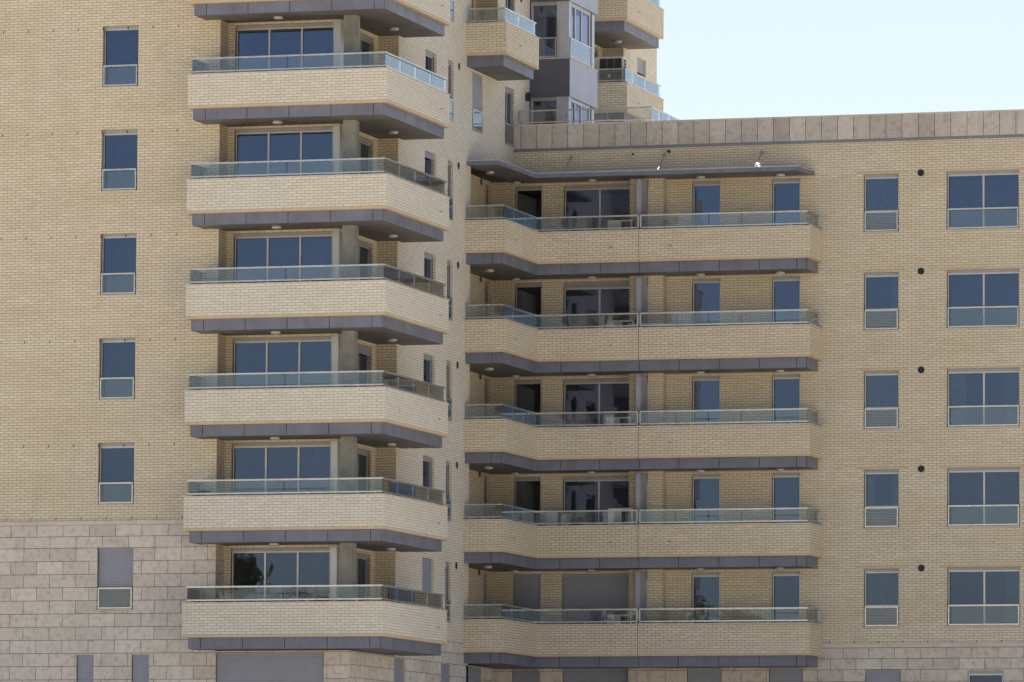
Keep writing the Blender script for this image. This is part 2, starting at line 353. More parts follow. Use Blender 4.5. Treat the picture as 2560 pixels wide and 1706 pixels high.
# ---- balcony strips along a path (outline walked so that the inside is on the left)
def off(path, t):
    n = len(path); out = []
    dirs = []
    for a, b in zip(path, path[1:]):
        l = math.hypot(b[0]-a[0], b[1]-a[1]); dirs.append(((b[0]-a[0])/l, (b[1]-a[1])/l))
    for i, p in enumerate(path):
        ds = ([dirs[i-1]] if i > 0 else []) + ([dirs[i]] if i < n-1 else [])
        x, y = p
        nx = sum(-d[1] for d in ds); ny = sum(d[0] for d in ds)
        out.append((x+nx*t, y+ny*t))
    return out
def strip(mb, path, t0, t1, z0, z1, m, ends=(0, 0), mtop=None):
    A, B = off(path, t0), off(path, t1)
    for i in range(len(path)-1):
        mb.face([(*A[i], z0), (*A[i+1], z0), (*A[i+1], z1), (*A[i], z1)], m); mb.face([(*B[i+1], z0), (*B[i], z0), (*B[i], z1), (*B[i+1], z1)], m)
        mb.face([(*A[i], z1), (*A[i+1], z1), (*B[i+1], z1), (*B[i], z1)], mtop or m); mb.face([(*A[i+1], z0), (*A[i], z0), (*B[i], z0), (*B[i+1], z0)], m)
    mb.face([(*A[0], z0), (*A[0], z1), (*B[0], z1), (*B[0], z0)], m); mb.face([(*A[-1], z1), (*A[-1], z0), (*B[-1], z0), (*B[-1], z1)], m)
def segcut(path, t, seg, joints, gap):
    """pieces of one segment of the offset path cut at world coordinates"""
    A = off(path, t); a, b = A[seg], A[seg+1]; ax = 0 if abs(b[0]-a[0]) > abs(b[1]-a[1]) else 1
    sgn = 1 if b[ax] > a[ax] else -1
    js = sorted([j for j in joints if min(a[ax], b[ax])+0.02 < j < max(a[ax], b[ax])-0.02], reverse=sgn < 0)
    ed = [a[ax]] + js + [b[ax]]; out = []
    for k, (u, v) in enumerate(zip(ed, ed[1:])):
        u2_ = u + (sgn*gap/2 if k > 0 else 0); v2_ = v - (sgn*gap/2 if k < len(ed)-2 else 0)
        P = list(a); Q = list(a); P[ax] = u2_; Q[ax] = v2_
        out.append((tuple(P), tuple(Q)))
    return out
def thick(mb, p, q, th, z0, z1, m):
    """slab from p to q, going th to the left"""
    l = math.hypot(q[0]-p[0], q[1]-p[1]); n = (-(q[1]-p[1])/l*th, (q[0]-p[0])/l*th)
    mb.prism([p, q, (q[0]+n[0], q[1]+n[1]), (p[0]+n[0], p[1]+n[1])], z0, z1, m)
def rail(part, path, C, glassj, breaks=(), name='railing', zt=0.465):
    """handrail, foot rail and posts as one frame; glass panels as pieces"""
    fr = MB(); A = off(path, 0.10)
    strip(fr, path, 0.065, 0.135, C+zt-0.045, C+zt, 'steel'); strip(fr, path, 0.08, 0.12, C+0.045, C+0.085, 'steel')
    for s in range(len(path)-1):
        for i, (p, q) in enumerate(segcut(path, 0.10, s, glassj.get(s, ()), 0.0)):
            for r in (p, q): fr.box(r[0]-0.012, r[0]+0.012, r[1]-0.012, r[1]+0.012, C, C+0.044, 'steel')
            mx, my = (p[0]+q[0])/2, (p[1]+q[1])/2
            fr.box(mx-0.01, mx+0.01, my-0.01, my+0.01, C, C+0.044, 'steel')
    for e in (A[0], A[-1]): fr.box(e[0]-0.02, e[0]+0.02, e[1]-0.02, e[1]+0.02, C+0.086, C+zt-0.046, 'steel')
    o = fr.build(name, part)
    for s in range(len(path)-1):
        for p, q in segcut(path, 0.096, s, glassj.get(s, ()), 0.012):
            l = math.hypot(q[0]-p[0], q[1]-p[1])
            if l < 0.1: continue
            k = 0.012/l; p2 = (p[0]+(q[0]-p[0])*k, p[1]+(q[1]-p[1])*k); q2 = (q[0]-(q[0]-p[0])*k, q[1]-(q[1]-p[1])*k)
            g = MB(); thick(g, p2, q2, 0.01, C+0.086, C+zt-0.046, 'railglass'); g.build('glass_panel', part)
    return o
def balcony(parent, path, slab, C, fj, gj, lastwall=True, drains=(), split=None, rails=None, bm='brick'):
    mb = MB(); segs = [path]
    if split is not None:            # movement joint through the parapet
        i, x = split; segs = [path[:i+1]+[(x-0.008, path[i][1])], [(x+0.008, path[i+1][1])]+path[i+1:]]
    for sg in segs:
        strip(mb, sg, 0.0, 0.15, C-0.92, C-0.035, bm); strip(mb, sg, 0.0, 0.15, C-1.0, C-0.92, 'brick_lintel')
    if split is not None: mb.box(x-0.007, x+0.007, path[i][1]+0.03, path[i][1]+0.12, C-1.0, C-0.036, 'dark')
    o = mb.build('balcony', parent, origin=(path[1][0], path[1][1], C-1.3))
    c = MB()
    for sg in segs: strip(c, sg, -0.022, 0.19, C-0.035, C, 'coping')
    c.build('coping', o)
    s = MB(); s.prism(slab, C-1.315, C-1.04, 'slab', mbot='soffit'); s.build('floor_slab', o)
    f = MB(); strip(f, path, 0.1445, 0.24, C-1.312, C-1.004, 'dark')
    for k in range(len(path)-1):
        for p, q in segcut(path, 0.132, k, fj.get(k, ()), 0.018): thick(f, p, q, 0.012, C-1.325, C-1.004, 'fascia')
    f.build('fascia', o)
    for rp, g in (rails or [(path, gj)]): rail(o, rp, C, g)
    for (x, y, nx, ny) in drains:
        d = MB(); d.tube((x-nx*0.02, y-ny*0.02, C-0.535), (x+nx*0.07, y+ny*0.07, C-0.54), 0.022, 'alu', 10); d.tube((x+nx*0.071, y+ny*0.071, C-0.54), (x+nx*0.074, y+ny*0.074, C-0.54), 0.018, 'black', 10)
        d.build('drain_spout', o)
    return o

# ------------------------------------------------------------------ levels
F = 3.04
def C(k): return ZC0 - F*k
TOP = 24.0                                     # top of the tower shell
GZ = -17.6                                     # ground
def matf(*bands):
    """bands = (lower limit, material) from the top down"""
    def f(z):
        for lo, m in bands:
            if z > lo: return m
        return bands[-1][1]
    f.cuts = [b[0] for b in bands]
    return f
LEFTM = matf((-5.775, 'brick'), (-6.441, 'stone_top'), (-99, 'stone'))
LOWM = matf((-8.80, 'brick'), (-9.47, 'stone_top_low'), (-99, 'stone_low'))
TWL = matf((-5.775, 'brick_lit'), (-6.441, 'stone_top'), (-99, 'stone'))
SIDEM = matf((-8.80, 'brick_lit'), (-9.47, 'stone_top_low'), (-99, 'stone_low'))

# ================================================================== TOWER
tower = tag(empty('apartment_tower', (-8, 10, GZ)), 'tall cream brick apartment tower with stacked corner balconies and grey soffit bands, on the left', 'building')
YF, XS = 1.25, -1.42
ks = list(range(-3, 6))
lw = [(-9.075, -7.967, C(k)-0.145, C(k)+1.668) for k in range(-3, 6)]
lowl = [(-9.68, -9.152, -11.9, -9.53), (-7.99, -7.456, -11.9, -9.53)]
wb = MB()
wall(wb, 'y', YF, -16.0, -5.46, GZ, TOP, lw+lowl, LEFTM)
# below the last balcony the corner is solid
garage = (-5.46+0.0, -2.17, -12.3, -9.48)
wall(wb, 'y', YF, -5.46, XS, GZ, -9.44, [(-5.44, -2.17, -12.3, -9.48)], LEFTM)
# loggia: left reveal, back wall, inner side wall, far face
wall(wb, 'x', -5.46, YF, 1.95, -9.44, TOP, [], LEFTM)
dfr = [(-5.25, -2.23, C(k)-1.02, C(k)+1.655) for k in range(-3, 6)]
wall(wb, 'y', 1.95, -5.46, -2.05, -9.44, TOP, dfr, matf((-99, 'brick')))
dsd = [(2.25, 5.25, C(k)-1.02, C(k)+1.60) for k in range(-3, 6)]
wall(wb, 'x', -2.05, 1.95, 5.65, -9.44, TOP, dsd, matf((-99, 'brick')))
wall(wb, 'y', 5.65, -2.05, XS, -9.44, TOP, [], matf((-99, 'brick')))
# long side wall
w1 = [(8.35, 9.51, C(k)+0.50, C(k)+1.685) for k in range(-3, 6)]
w2 = [(10.72, 11.30, C(k)-0.15, C(k)+1.685) for k in range(-3, 6)]
wall(wb, 'x', XS, 5.65, 13.16, -9.44, TOP, w1+w2, SIDEM)
gs = [(5.61, 6.70, -11.9, -9.50), (10.33, 11.38, -11.9, -9.50)]
wall(wb, 'x', XS, YF, 13.16, GZ, -9.44, [(h[0], h[1], h[2], h[3]) for h in gs]+[(12.94, 13.16, -12.2, -9.42)], SIDEM)
wall(wb, 'x', XS, 13.16, 15.83, GZ, -9.44, [(13.16, 14.78, -12.2, -9.46)], SIDEM)
# recess beside the wing balconies (levels 1..5) and its ceiling level under the canopy
RX = -2.10
rw = [(17.10, 17.60, C(k)-1.02, C(k)+1.66) for k in range(1, 6)]
wall(wb, 'x', RX, 13.16, 17.90, -9.44, 5.85, rw, matf((-99, 'brick')))
wall(wb, 'y', 13.16, RX, XS, -9.44, 5.85, [], 'brick')      # closes the recess on its near side
wall(wb, 'y', 15.83, RX, XS, GZ, -9.44, [], 'stone_low'); wall(wb, 'x', RX, 15.83, 17.90, GZ, -9.44, [], LOWM)
# plain side wall above the canopy up to the bay
w3 = [(13.29, 14.45, 6.935, 8.745)]; w4 = [(16.88, 17.97, 6.935, 8.77)]
wall(wb, 'x', XS, 13.16, 19.65, 5.85, 8.86, w3+w4, SIDEM)
# upper balcony recess
for k in range(-3, 0):
    pass
wall(wb, 'x', XS, 16.0, 19.65, 8.86, TOP, [(16.88, 17.97, C(k)-0.15, C(k)+1.67) for k in (-1, -2, -3)], SIDEM)
wall(wb, 'x', RX, 13.16, 16.0, 8.86, TOP, [(13.5, 15.6, C(k)-1.02, C(k)+1.6) for k in (-1, -2, -3)], matf((-99, 'brick')))
wall(wb, 'y', 16.0, RX, XS, 8.86, TOP, [], 'brick')
wall(wb, 'y', 13.16, RX, XS, 8.86, TOP, [], 'brick')
# behind the bay
wall(wb, 'x', XS, 22.96, 27.25, 5.5, TOP, [], SIDEM)
wall(wb, 'x', -2.13, 27.25, 31.05, 5.5, TOP, [(27.6, 30.4, C(k)-1.02, C(k)+1.6) for k in range(0, -4, -1)], matf((-99, 'brick')))
wall(wb, 'y', 31.05, -2.13, XS, 5.5, TOP, [], 'brick'); wall(wb, 'y', 27.25, -2.13, XS, 5.5, TOP, [], 'brick')
wf = [(32.82, 33.95, C(k)+0.5, C(k)+1.66) for k in (0, -1, -2, -3)]
wall(wb, 'x', XS, 31.05, 35.42, 5.5, TOP, wf, SIDEM)
# rear, far side and roof of the shell
wb.face([(XS, 35.42, GZ), (-20, 35.42, GZ), (-20, 35.42, TOP), (XS, 35.42, TOP)], 'brick')
wb.face([(-16, YF, GZ), (-20, YF+3, GZ), (-20, YF+3, TOP), (-16, YF, TOP)], 'brick')
wb.face([(-20, YF+3, GZ), (-20, 35.42, GZ), (-20, 35.42, TOP), (-20, YF+3, TOP)], 'brick')
wb.prism([(-16, YF), (-5.46, YF), (-5.46, 1.97), (-2.03, 1.97), (-2.03, 5.66), (XS, 5.66), (XS, 35.42), (-20, 35.42), (-20, YF+3)], TOP, TOP+0.4, 'slab')
# weep slits
for k in range(-1, 5):
    for i in range(9):
        x = -12.93 + 0.772*i
        if -9.2 < x < -7.9 and False: continue
        z = C(k)+2.30-0.0; wb.box(x-0.011, x+0.011, YF-0.002, YF+0.02, z-0.72-0.035, z-0.72+0.045, 'dark')
for i in range(9):
    x = -12.93+0.772*i+0.26; wb.box(x-0.010, x+0.010, YF-0.002, YF+0.02, -5.63, -5.55, 'dark')
wb.build('wall', tower, origin=(-8, 10, GZ))
# ledges at the top of the stone base
def ledge(parent, path, z, seglen, h=0.115):
    mb = MB(); strip(mb, path, -0.055, 0.02, z-h, z, 'coping')
    return mb.build('stone_ledge', parent)
ledge(tower, [(-16, YF), (-6.0, YF)], -5.655, 0.8)
ledge(tower, [(XS, 6.20), (XS, 12.56)], -8.69, 0.8)
# windows of the left wall
for k in range(-1, 6):
    z0, z1 = C(k)-0.145, C(k)+1.668
    window(tower, 'y', YF, -9.075, -7.967, z0, z1, guard=C(k)+0.51, d=0.13, shutter=(1.0 if k == 5 else 0.0), box=0.07 + 0.03*((k*7) % 3 == 1))
for h in lowl: window(tower, 'y', YF, *h, shutter=1.0, name='window')
window(tower, 'y', YF, -5.44, -2.17, -12.3, -9.48, shutter=1.0, name='shop_window', d=0.12)
for h in gs: window(tower, 'x', XS, *h, shutter=1.0)
window(tower, 'x', XS, 12.94, 14.78, -12.2, -9.46, shutter=1.0)
for k in range(-1, 6):
    window(tower, 'y', 1.95, -5.25, -2.23, C(k)-1.02, C(k)+1.655, mull=(-4.235, -3.245), door=True, name='balcony_door', d=0.12, box=0.09, room=0)
    rm = MB(); z0_, z1_ = C(k)-1.02, C(k)+1.70
    rm.box(-5.7, -2.3, 5.45, 5.5, z0_, z1_, 'room'); rm.box(-5.75, -5.7, 2.2, 5.5, z0_, z1_, 'room'); rm.box(-5.7, -2.2, 2.15, 5.45, z1_-0.02, z1_, 'room'); rm.box(-5.7, -2.2, 2.15, 5.45, z0_-0.03, z0_-0.01, 'room'); rm.box(-3.6, -3.5, 4.6, 5.44, z0_, z1_-0.03, 'room'); rm.build('room_interior', tower)
    cp = MB(); cp.box(-2.21, -2.02, 1.905, 2.2, C(k)-1.03, C(k)+1.655, 'alu'); cp.box(-2.235, -2.214, 1.90, 2.0, C(k)-1.03, C(k)+1.655, 'white'); cp.build('corner_panel', tower)
    window(tower, 'x', -2.05, 2.25, 5.25, C(k)-1.02, C(k)+1.60, mull=(3.3, 4.25), door=True, name='balcony_door', d=0.10, box=0.10, room=0, shutter=(0.10 if k in (3,) else 0.0))
    pl = MB(); pl.box(-1.72, -1.345, 1.262, 1.64, C(k)-1.04, C(k)+1.725, 'concrete'); pl.build('concrete_pillar', tower)
    window(tower, 'x', XS, 8.35, 9.51, C(k)+0.50, C(k)+1.685, mull=(), shutter=(0.999 if k == 5 else (0.0, 0.15, 0.0, 0.0, 0.0, 0.0)[k % 6]), name='window', d=0.11)
    if k > -2: window(tower, 'x', XS, 10.72, 11.30, C(k)-0.15, C(k)+1.685, guard=C(k)+0.52, name='window', d=0.11)
window(tower, 'x', XS, 13.29, 14.45, 6.935, 8.745, guard=7.62, shutter=0.62, d=0.09)
window(tower, 'x', XS, 16.88, 17.97, 6.935, 8.77, guard=7.62, mull=(17.4,), d=0.10)
window(tower, 'x', XS, 16.88, 17.97, C(-1)-0.15, C(-1)+1.67, guard=C(-1)+0.5, mull=(17.4,), d=0.10)
window(tower, 'x', RX, 13.5, 15.6, C(-1)-1.02, C(-1)+1.6, door=True, name='balcony_door', mull=(14.5,))
for k in range(1, 6): window(tower, 'x', RX, 17.10, 17.60, C(k)-1.02, C(k)+1.66, door=True, name='balcony_door', shutter=(1.0 if k == 5 else 0.0))
for k in (-1, -2): window(tower, 'x', -2.13, 27.6, 30.4, C(k)-1.02, C(k)+1.6, door=True, name='balcony_door', mull=(28.6, 29.5))
for k in (-1, -2): window(tower, 'x', XS, 32.82, 33.95, C(k)+0.5, C(k)+1.66, shutter=0.42, d=0.11)
# round vents
def vent(parent, axis, u, z, c, r=0.105, pipe=0.0):
    mb = MB()
    if axis == 'y':
        mb.tube((u, c-0.012-pipe, z), (u, c+0.03, z), r*1.07, 'alu_box', 20); mb.tube((u, c-0.016-pipe, z), (u, c-0.013-pipe, z), r, 'black', 20)
        for i in range(-3, 4): h = math.sqrt(max(0, 1-(i/4)**2))*r; mb.box(u+i*r/4-0.003, u+i*r/4+0.003, c-0.022-pipe, c-0.0165-pipe, z-h, z+h, 'dark') if r > 0.08 else None
    else:
        mb.tube((c+0.012+pipe, u, z), (c-0.03, u, z), r*1.12, 'alu_box', 20); mb.tube((c+0.016+pipe, u, z), (c+0.013+pipe, u, z), r, 'black', 20)
    return mb.build('vent_grille', parent)
for k in range(-1, 6): vent(tower, 'x', 11.84, C(k)+1.615, XS)
for k in range(1, 6): vent(tower, 'x', 16.58, C(k)+1.67, RX)
vent(tower, 'x', 18.6, C(-1)+1.6, XS)
# corner balconies of the tower
TP = [(-6.01, YF), (-6.01, 0.0), (0.0, 0.0), (0.0, 6.19), (XS, 6.19)]
TS = [(-5.86, 0.15), (-0.15, 0.15), (-0.15, 6.04), (-1.43, 6.04), (-1.43, 5.66), (-2.06, 5.66), (-2.06, 1.96), (-5.47, 1.96), (-5.47, 1.26), (-5.86, 1.26)]
TFJ = {1: (-5.51, -4.25, -2.985, -1.72, -0.45), 2: (0.447, 1.29, 2.137, 3.34, 4.56, 5.75)}
TGJ = {1: (-3.03, -1.59), 2: (1.63, 3.12, 4.62)}
bal = balcony(tower, TP, TS, C(-2), TFJ, TGJ, bm='brick_lit', drains=((0.0, 5.22, 1, 0),))
for k in range(-1, 6): copy_tree(bal, (0, 0, -F*(k+2)))
# upper balcony on the long side, above the wing roof
UP = [(XS, 12.564), (-0.13, 12.564), (-0.13, 16.19), (XS, 16.19)]
US = [(-1.43, 12.70), (-0.27, 12.70), (-0.27, 16.05), (-1.43, 16.05), (-1.43, 15.99), (-2.11, 15.99), (-2.11, 13.17), (-1.43, 13.17)]
UFJ = {0: (-0.54,), 1: (13.0, 13.655, 14.8, 15.478)}
ub = balcony(tower, UP, US, C(-1), UFJ, {1: (14.35,)}, drains=((-0.13, 14.0, 1, 0),))
copy_tree(ub, (0, 0, F))
# far balcony with the condenser
AP = [(XS, 26.90), (-0.18, 26.90), (-0.18, 31.60), (XS, 31.60)]
AS = [(-1.43, 27.04), (-0.32, 27.04), (-0.32, 31.45), (-1.43, 31.45), (-1.43, 31.04), (-2.14, 31.04), (-2.14, 27.26), (-1.43, 27.26)]
AFJ = {0: (-0.62,), 1: (27.4, 28.6, 29.9, 31.1)}
ab = balcony(tower, AP, AS, C(-1), AFJ, {1: (28.1, 29.7)}, drains=((-0.18, 28.3, 1, 0),))
copy_tree(ab, (0, 0, F))
# bay of metal and glass
BX, BY0, BY1 = -0.10, 19.65, 22.96
def bay_panel(z0, z1, cop):
    mb = MB()
    mb.box(XS+0.002, BX-0.002, BY0, BY0+0.05, z0, z1, 'bay')
    mb.box(XS+0.002, BX-0.03, BY0+0.051, BY1, z0+0.0, z0+0.12, 'soffit')
    for y0, y1 in ((BY0+0.006, BY0+1.07), (BY0+1.082, BY0+2.185), (BY0+2.197, BY1)): mb.box(BX-0.03, BX, y0, y1, z0, z1, 'bay_side')
    mb.box(BX-0.05, BX-0.031, BY0+0.06, BY1-0.01, z0+0.02, z1-0.01, 'dark')
    mb.box(XS+0.002, BX-0.001, BY1-0.02, BY1-0.0, z0+0.01, z1-0.01, 'bay')
    o = mb.build('bay_panel', tower)
    if cop:
        c = MB(); c.box(XS+0.003, BX+0.02, BY0-0.02, BY1+0.02, z1+0.001, z1+0.03, 'coping'); c.build('coping', o)
    return o
bay_panel(8.755, 9.955, True); bay_panel(11.80, 12.995, True); bay_panel(14.84, 16.035, True)
def bay_glazing(z0, z1, guard):
    mb = MB(); y = BY0+0.10; x = BX-0.10
    mb.box(-0.47, BX-0.05, BY0+0.06, BY0+0.35, z0, z1, 'copelight')                     # corner pier
    for a, b in ((-1.40, -1.335), (-0.55, -0.472)): mb.box(a, b, y-0.02, y+0.06, z0, z1, 'alu')
    mb.box(-1.334, -0.551, y, y+0.05, z1-0.12, z1, 'alu_box'); mb.box(-1.334, -0.551, y, y+0.05, z0, z0+0.05, 'alu')
    for a, b in ((BY0+0.352, BY0+0.40), (20.56, 20.66), (21.32, 21.42), (22.28, 22.37), (22.60, 22.90)): mb.box(x-0.05, x+0.01, a, b, z0, z1, 'alu')
    mb.box(x-0.04, x+0.02, BY0+0.401, 22.37, z1-0.12, z1, 'copelight'); mb.box(x-0.04, x, BY0+0.401, 22.599, z0, z0+0.05, 'alu')
    o = mb.build('bay_window', tower)
    g = MB(); g.face([(-1.334, y+0.03, z0+0.05), (-0.551, y+0.03, z0+0.05), (-0.551, y+0.03, z1-0.12), (-1.334, y+0.03, z1-0.12)], 'pane'); g.build('pane', o)
    for a, b in ((20.05, 20.56), (20.66, 21.32), (21.42, 22.28), (22.37, 22.60)):
        g = MB(); g.face([(x-0.02, a, z0+0.05), (x-0.02, b, z0+0.05), (x-0.02, b, z1-0.12), (x-0.02, a, z1-0.12)], 'pane'); g.build('pane', o)
    r = MB(); r.box(-6.0, -5.95, BY0+0.2, BY1, z0, z1, 'room'); r.box(-6.0, XS, BY1-0.1, BY1-0.05, z0, z1, 'room'); r.box(-6, BX-0.2, BY0+0.2, BY1-0.11, z1-0.03, z1-0.01, 'room'); r.box(-6, BX-0.2, BY0+0.2, BY1-0.11, z0+0.0, z0+0.02, 'room')
    r.box(-2.5, XS-0.01, BY0+0.25, BY0+0.3, z0+0.03, z1-0.03, 'room'); r.build('room_interior', o)
    if guard:
        r = MB()
        for (x0, x1, y0, y1) in ((-1.38, -0.56, BY0+0.02, BY0+0.05), (BX-0.045, BX-0.01, BY0+0.13, 22.25)):
            r.box(x0, x1, y0, y1, z0+0.62, z0+0.66, 'steel'); r.box(x0, x1, y0, y1, z0+0.03, z0+0.07, 'steel')
            if x1-x0 > y1-y0: [r.box(q, q+0.03, y0+0.001, y1-0.001, z0+0.071, z0+0.619, 'steel') for q in (x0, x1-0.03)]
            else: [r.box(x0+0.001, x1-0.001, q, q+0.03, z0+0.071, z0+0.619, 'steel') for q in (y0, y1-0.03)]
        r.build('guard_frame', o)
        g = MB(); g.box(-1.349, -0.591, BY0+0.03, BY0+0.038, z0+0.071, z0+0.619, 'railglass'); g.build('guard_glass', o)
        g = MB(); g.box(BX-0.032, BX-0.024, BY0+0.161, 22.219, z0+0.071, z0+0.619, 'railglass'); g.build('guard_glass', o)
    return o
bay_glazing(6.95, 8.754, False); bay_glazing(9.986, 11.799, True); bay_glazing(13.026, 14.839, True)

# ================================================================== WING
wing = tag(empty('apartment_wing', (12, 24, GZ)), 'lower cream brick apartment wing with long balconies and grey stone roof band, on the right', 'building')
YW = 17.88; WE = 27.0
ww = MB()
hs, hb, h1, h2, h3, h4 = [], [], [], [], [], []
for k in range(1, 6):
    c = C(k)+0.02
    hs.append((9.812, 10.922, c-0.11, c+1.695)); hb.append((12.415, 14.69, c-0.10, c+1.72))
    h1.append((-1.376, -0.49, c-1.04, c+1.64)); h2.append((0.212, 2.423, c-1.04, c+1.61)); h3.append((4.355, 5.265, c-1.04, c+1.64)); h4.append((6.904, 7.808, c-1.04, c+1.645))
hx = [(16.8, 17.9, c2[2], c2[3]) for c2 in hs] + [(20.2, 22.4, c2[2], c2[3]) for c2 in hb]
gw = [(-1.395, -0.519, -12.2, -9.405), (0.235, 2.406, -12.2, -9.405), (4.219, 5.328, -12.2, -9.405), (6.822, 7.895, -12.2, -9.405), (9.853, 10.97, -11.9, -9.475), (13.05, 14.155, -11.9, -9.52)]
wall(ww, 'y', YW, -2.10, XS, GZ, 5.85, [], LOWM)
wall(ww, 'y', YW, XS, WE, GZ, 6.79, hs+hb+h1+h2+h3+h4+hx+gw, LOWM)
ww.box(2.46, 3.55, 17.48, YW-0.001, -9.43, 5.82, 'brick', skip='+y')
ww.box(2.46, 3.05, 17.48, YW-0.001, GZ, -9.43, 'stone_low', skip='+y')
# closed shell: roof deck, rear and end walls
ww.prism([(XS, 17.90), (WE, 17.90), (WE, 34), (XS, 34)], 6.75, 6.90, 'slab')
ww.face([(WE, YW, GZ), (WE, 34, GZ), (WE, 34, 6.9), (WE, YW, 6.9)], 'brick'); ww.face([(XS, 34, GZ), (WE, 34, GZ), (WE, 34, 6.9), (XS, 34, 6.9)], 'brick')
for i in range(22):
    x = 10.268-0.7665*2+0.7665*i
    if x > 8.6: ww.box(x-0.010, x+0.010, YW-0.002, YW+0.02, -8.655, -8.585, 'dark')
ww.build('wall', wing, origin=(12, 24, GZ))
ledge(wing, [(8.495, YW), (WE, YW)], -8.68, 0.8)
# roof band
bd = MB(); bd.box(XS, WE, YW-0.035, YW+0.12, 6.885, 7.60, 'band'); bd.build('roof_band', wing)
bd = MB(); bd.box(XS, WE, YW-0.02, YW+0.12, 6.791, 6.884, 'flash'); bd.build('flashing', wing)
bd = MB(); bd.box(XS, WE, YW-0.055, YW+0.20, 7.601, 7.645, 'coping'); bd.build('roof_coping', wing)
# windows
for k in range(1, 6):
    c = C(k)+0.02; i = k-1
    window(wing, 'y', YW, *hs[i], guard=c+0.545, louvre=c+0.56, curtain=(3, 1, 3, 2, 3)[i], d=0.13, box=0.075)
    window(wing, 'y', YW, *hb[i], mull=(13.55,), guard=c+0.57, d=0.13, box=0.085, curtain=(0, 0, 2, 0, 1)[i])
    lt = MB()
    for h in (hs[i], hb[i]): lt.box(h[0]-0.25, h[1]+0.25, YW-0.003, YW+0.01, h[3]+0.004, h[3]+0.078, 'brick_lintel')
    lt.build('brick_lintel', wing)
    window(wing, 'y', YW, *h1[i], door=True, name='balcony_door', d=0.11, shutter=(1.0 if k == 5 else 0))
    window(wing, 'y', YW, *h2[i], mull=(1.36,), door=True, name='balcony_door', d=0.11, shutter=(1.0 if k == 5 else (0, 0.045, 0, 0)[i]), box=(0.09 if k != 2 else 0.17))
    window(wing, 'y', YW, *h3[i], door=True, name='balcony_door', d=0.11)
    window(wing, 'y', YW, *h4[i], door=True, name='balcony_door', d=0.11)
    window(wing, 'y', YW, *hx[i], guard=c+0.545, d=0.09); window(wing, 'y', YW, *hx[i+5], mull=(21.3,), guard=c+0.57, d=0.09)
    vent(wing, 'y', 11.617, c+1.70, YW)
    pt = MB(); pt.box(2.90, 3.045, 16.66, 17.47, c-1.04, c+1.60, 'fascia_light'); pt.build('privacy_screen', wing)
    dv = MB(); dv.box(3.042, 3.056, 17.464, 17.479, c+1.40, c+1.72, 'black'); dv.build('screen_bracket', wing)
for h in gw[:5]: window(wing, 'y', YW, *h, shutter=1.0)
window(wing, 'y', YW, *gw[5], shutter=0.0, d=0.06)
vent(wing, 'y', 3.629, 6.661, YW, 0.05, 0.10); vent(wing, 'y', 2.467, 6.613, YW, 0.03, 0.08)
# balconies of the wing
WP = [(XS, 12.564), (-0.13, 12.564), (-0.13, 16.28), (8.495, 16.28), (8.495, YW)]
WS = [(-1.43, 12.71), (-0.275, 12.71), (-0.275, 16.425), (8.345, 16.425), (8.345, 17.89), (-2.11, 17.89), (-2.11, 13.17), (-1.43, 13.17)]
WFJ = {0: (-0.58,), 1: (13.2, 14.4, 15.6), 2: (0.548, 1.812, 3.071, 4.332, 5.606, 6.876, 8.049)}
WR = [(WP[:3]+[(3.03, 16.28)], {1: (13.9, 15.1), 2: (0.80, 1.90)}), ([(3.11, 16.28)]+WP[3:], {0: (4.24, 5.28, 6.31, 7.38)})]
wbal = balcony(wing, WP, WS, C(1)+0.02, WFJ, {}, drains=((-0.13, 13.51, 1, 0), (2.196, 16.28, 0, -1), (4.102, 16.28, 0, -1)), split=(2, 3.073), rails=WR)
for k in range(2, 6): copy_tree(wbal, (0, 0, -F*(k-1)))
# canopy over the top balconies
CPT = [(XS, 12.70), (-0.40, 12.70), (-0.30, 16.40), (8.09, 16.40), (8.27, YW)]
cn = MB(); CPOLY = [(XS+0.001, 12.76), (-0.42, 12.76), (-0.33, 16.46), (8.06, 16.46), (8.23, 17.879), (XS+0.001, 17.879)]
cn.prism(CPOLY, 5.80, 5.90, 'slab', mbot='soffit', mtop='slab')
cn.build('canopy', wing)
cf = MB()
def edge(mb, a, b, js, z0, z1, m, gap=0.026, th=0.02):
    l = math.hypot(b[0]-a[0], b[1]-a[1]); ed = [0]+[j for j in js]+[1]
    for i, (s, t) in enumerate(zip(ed, ed[1:])):
        s2 = s+(gap/2/l if i else 0); t2 = t-(gap/2/l if i < len(ed)-2 else 0)
        P = (a[0]+(b[0]-a[0])*s2, a[1]+(b[1]-a[1])*s2); Q = (a[0]+(b[0]-a[0])*t2, a[1]+(b[1]-a[1])*t2); thick(mb, P, Q, th, z0, z1, m)
edge(cf, CPT[0], CPT[1], (0.87,), 5.785, 5.912, 'fascia'); edge(cf, CPT[1], CPT[2], (0.16, 0.48, 0.8), 5.785, 5.912, 'fascia')
edge(cf, CPT[2], CPT[3], tuple((v+0.30)/8.39 for v in (0.601, 1.857, 3.104, 4.357, 5.636, 6.889, 8.062)), 5.785, 5.912, 'fascia'); edge(cf, CPT[3], CPT[4], (), 5.785, 5.912, 'fascia')
for a, b in zip(CPT, CPT[1:]): edge(cf, a, b, (), 5.9125, 5.94, 'copelight', th=0.05)
cf.build('canopy_fascia', wing)
for x in (0.45, 3.47, 6.59):
    r = MB(); r.tube((x, YW, 6.58), (x+0.13, 16.55, 5.94), 0.019, 'alu_box', 8); r.box(x-0.05, x+0.05, YW-0.03, YW-0.001, 6.53, 6.63, 'alu_box'); r.build('canopy_tie_rod', wing)
# terrace rail on the roof
tr = rail(wing, [(-1.25, 17.78), (3.13, 17.78), (3.13, 21.6)], 7.645, {0: (0.19, 1.60), 1: (18.97, 20.17)}, name='terrace_railing', zt=0.455)

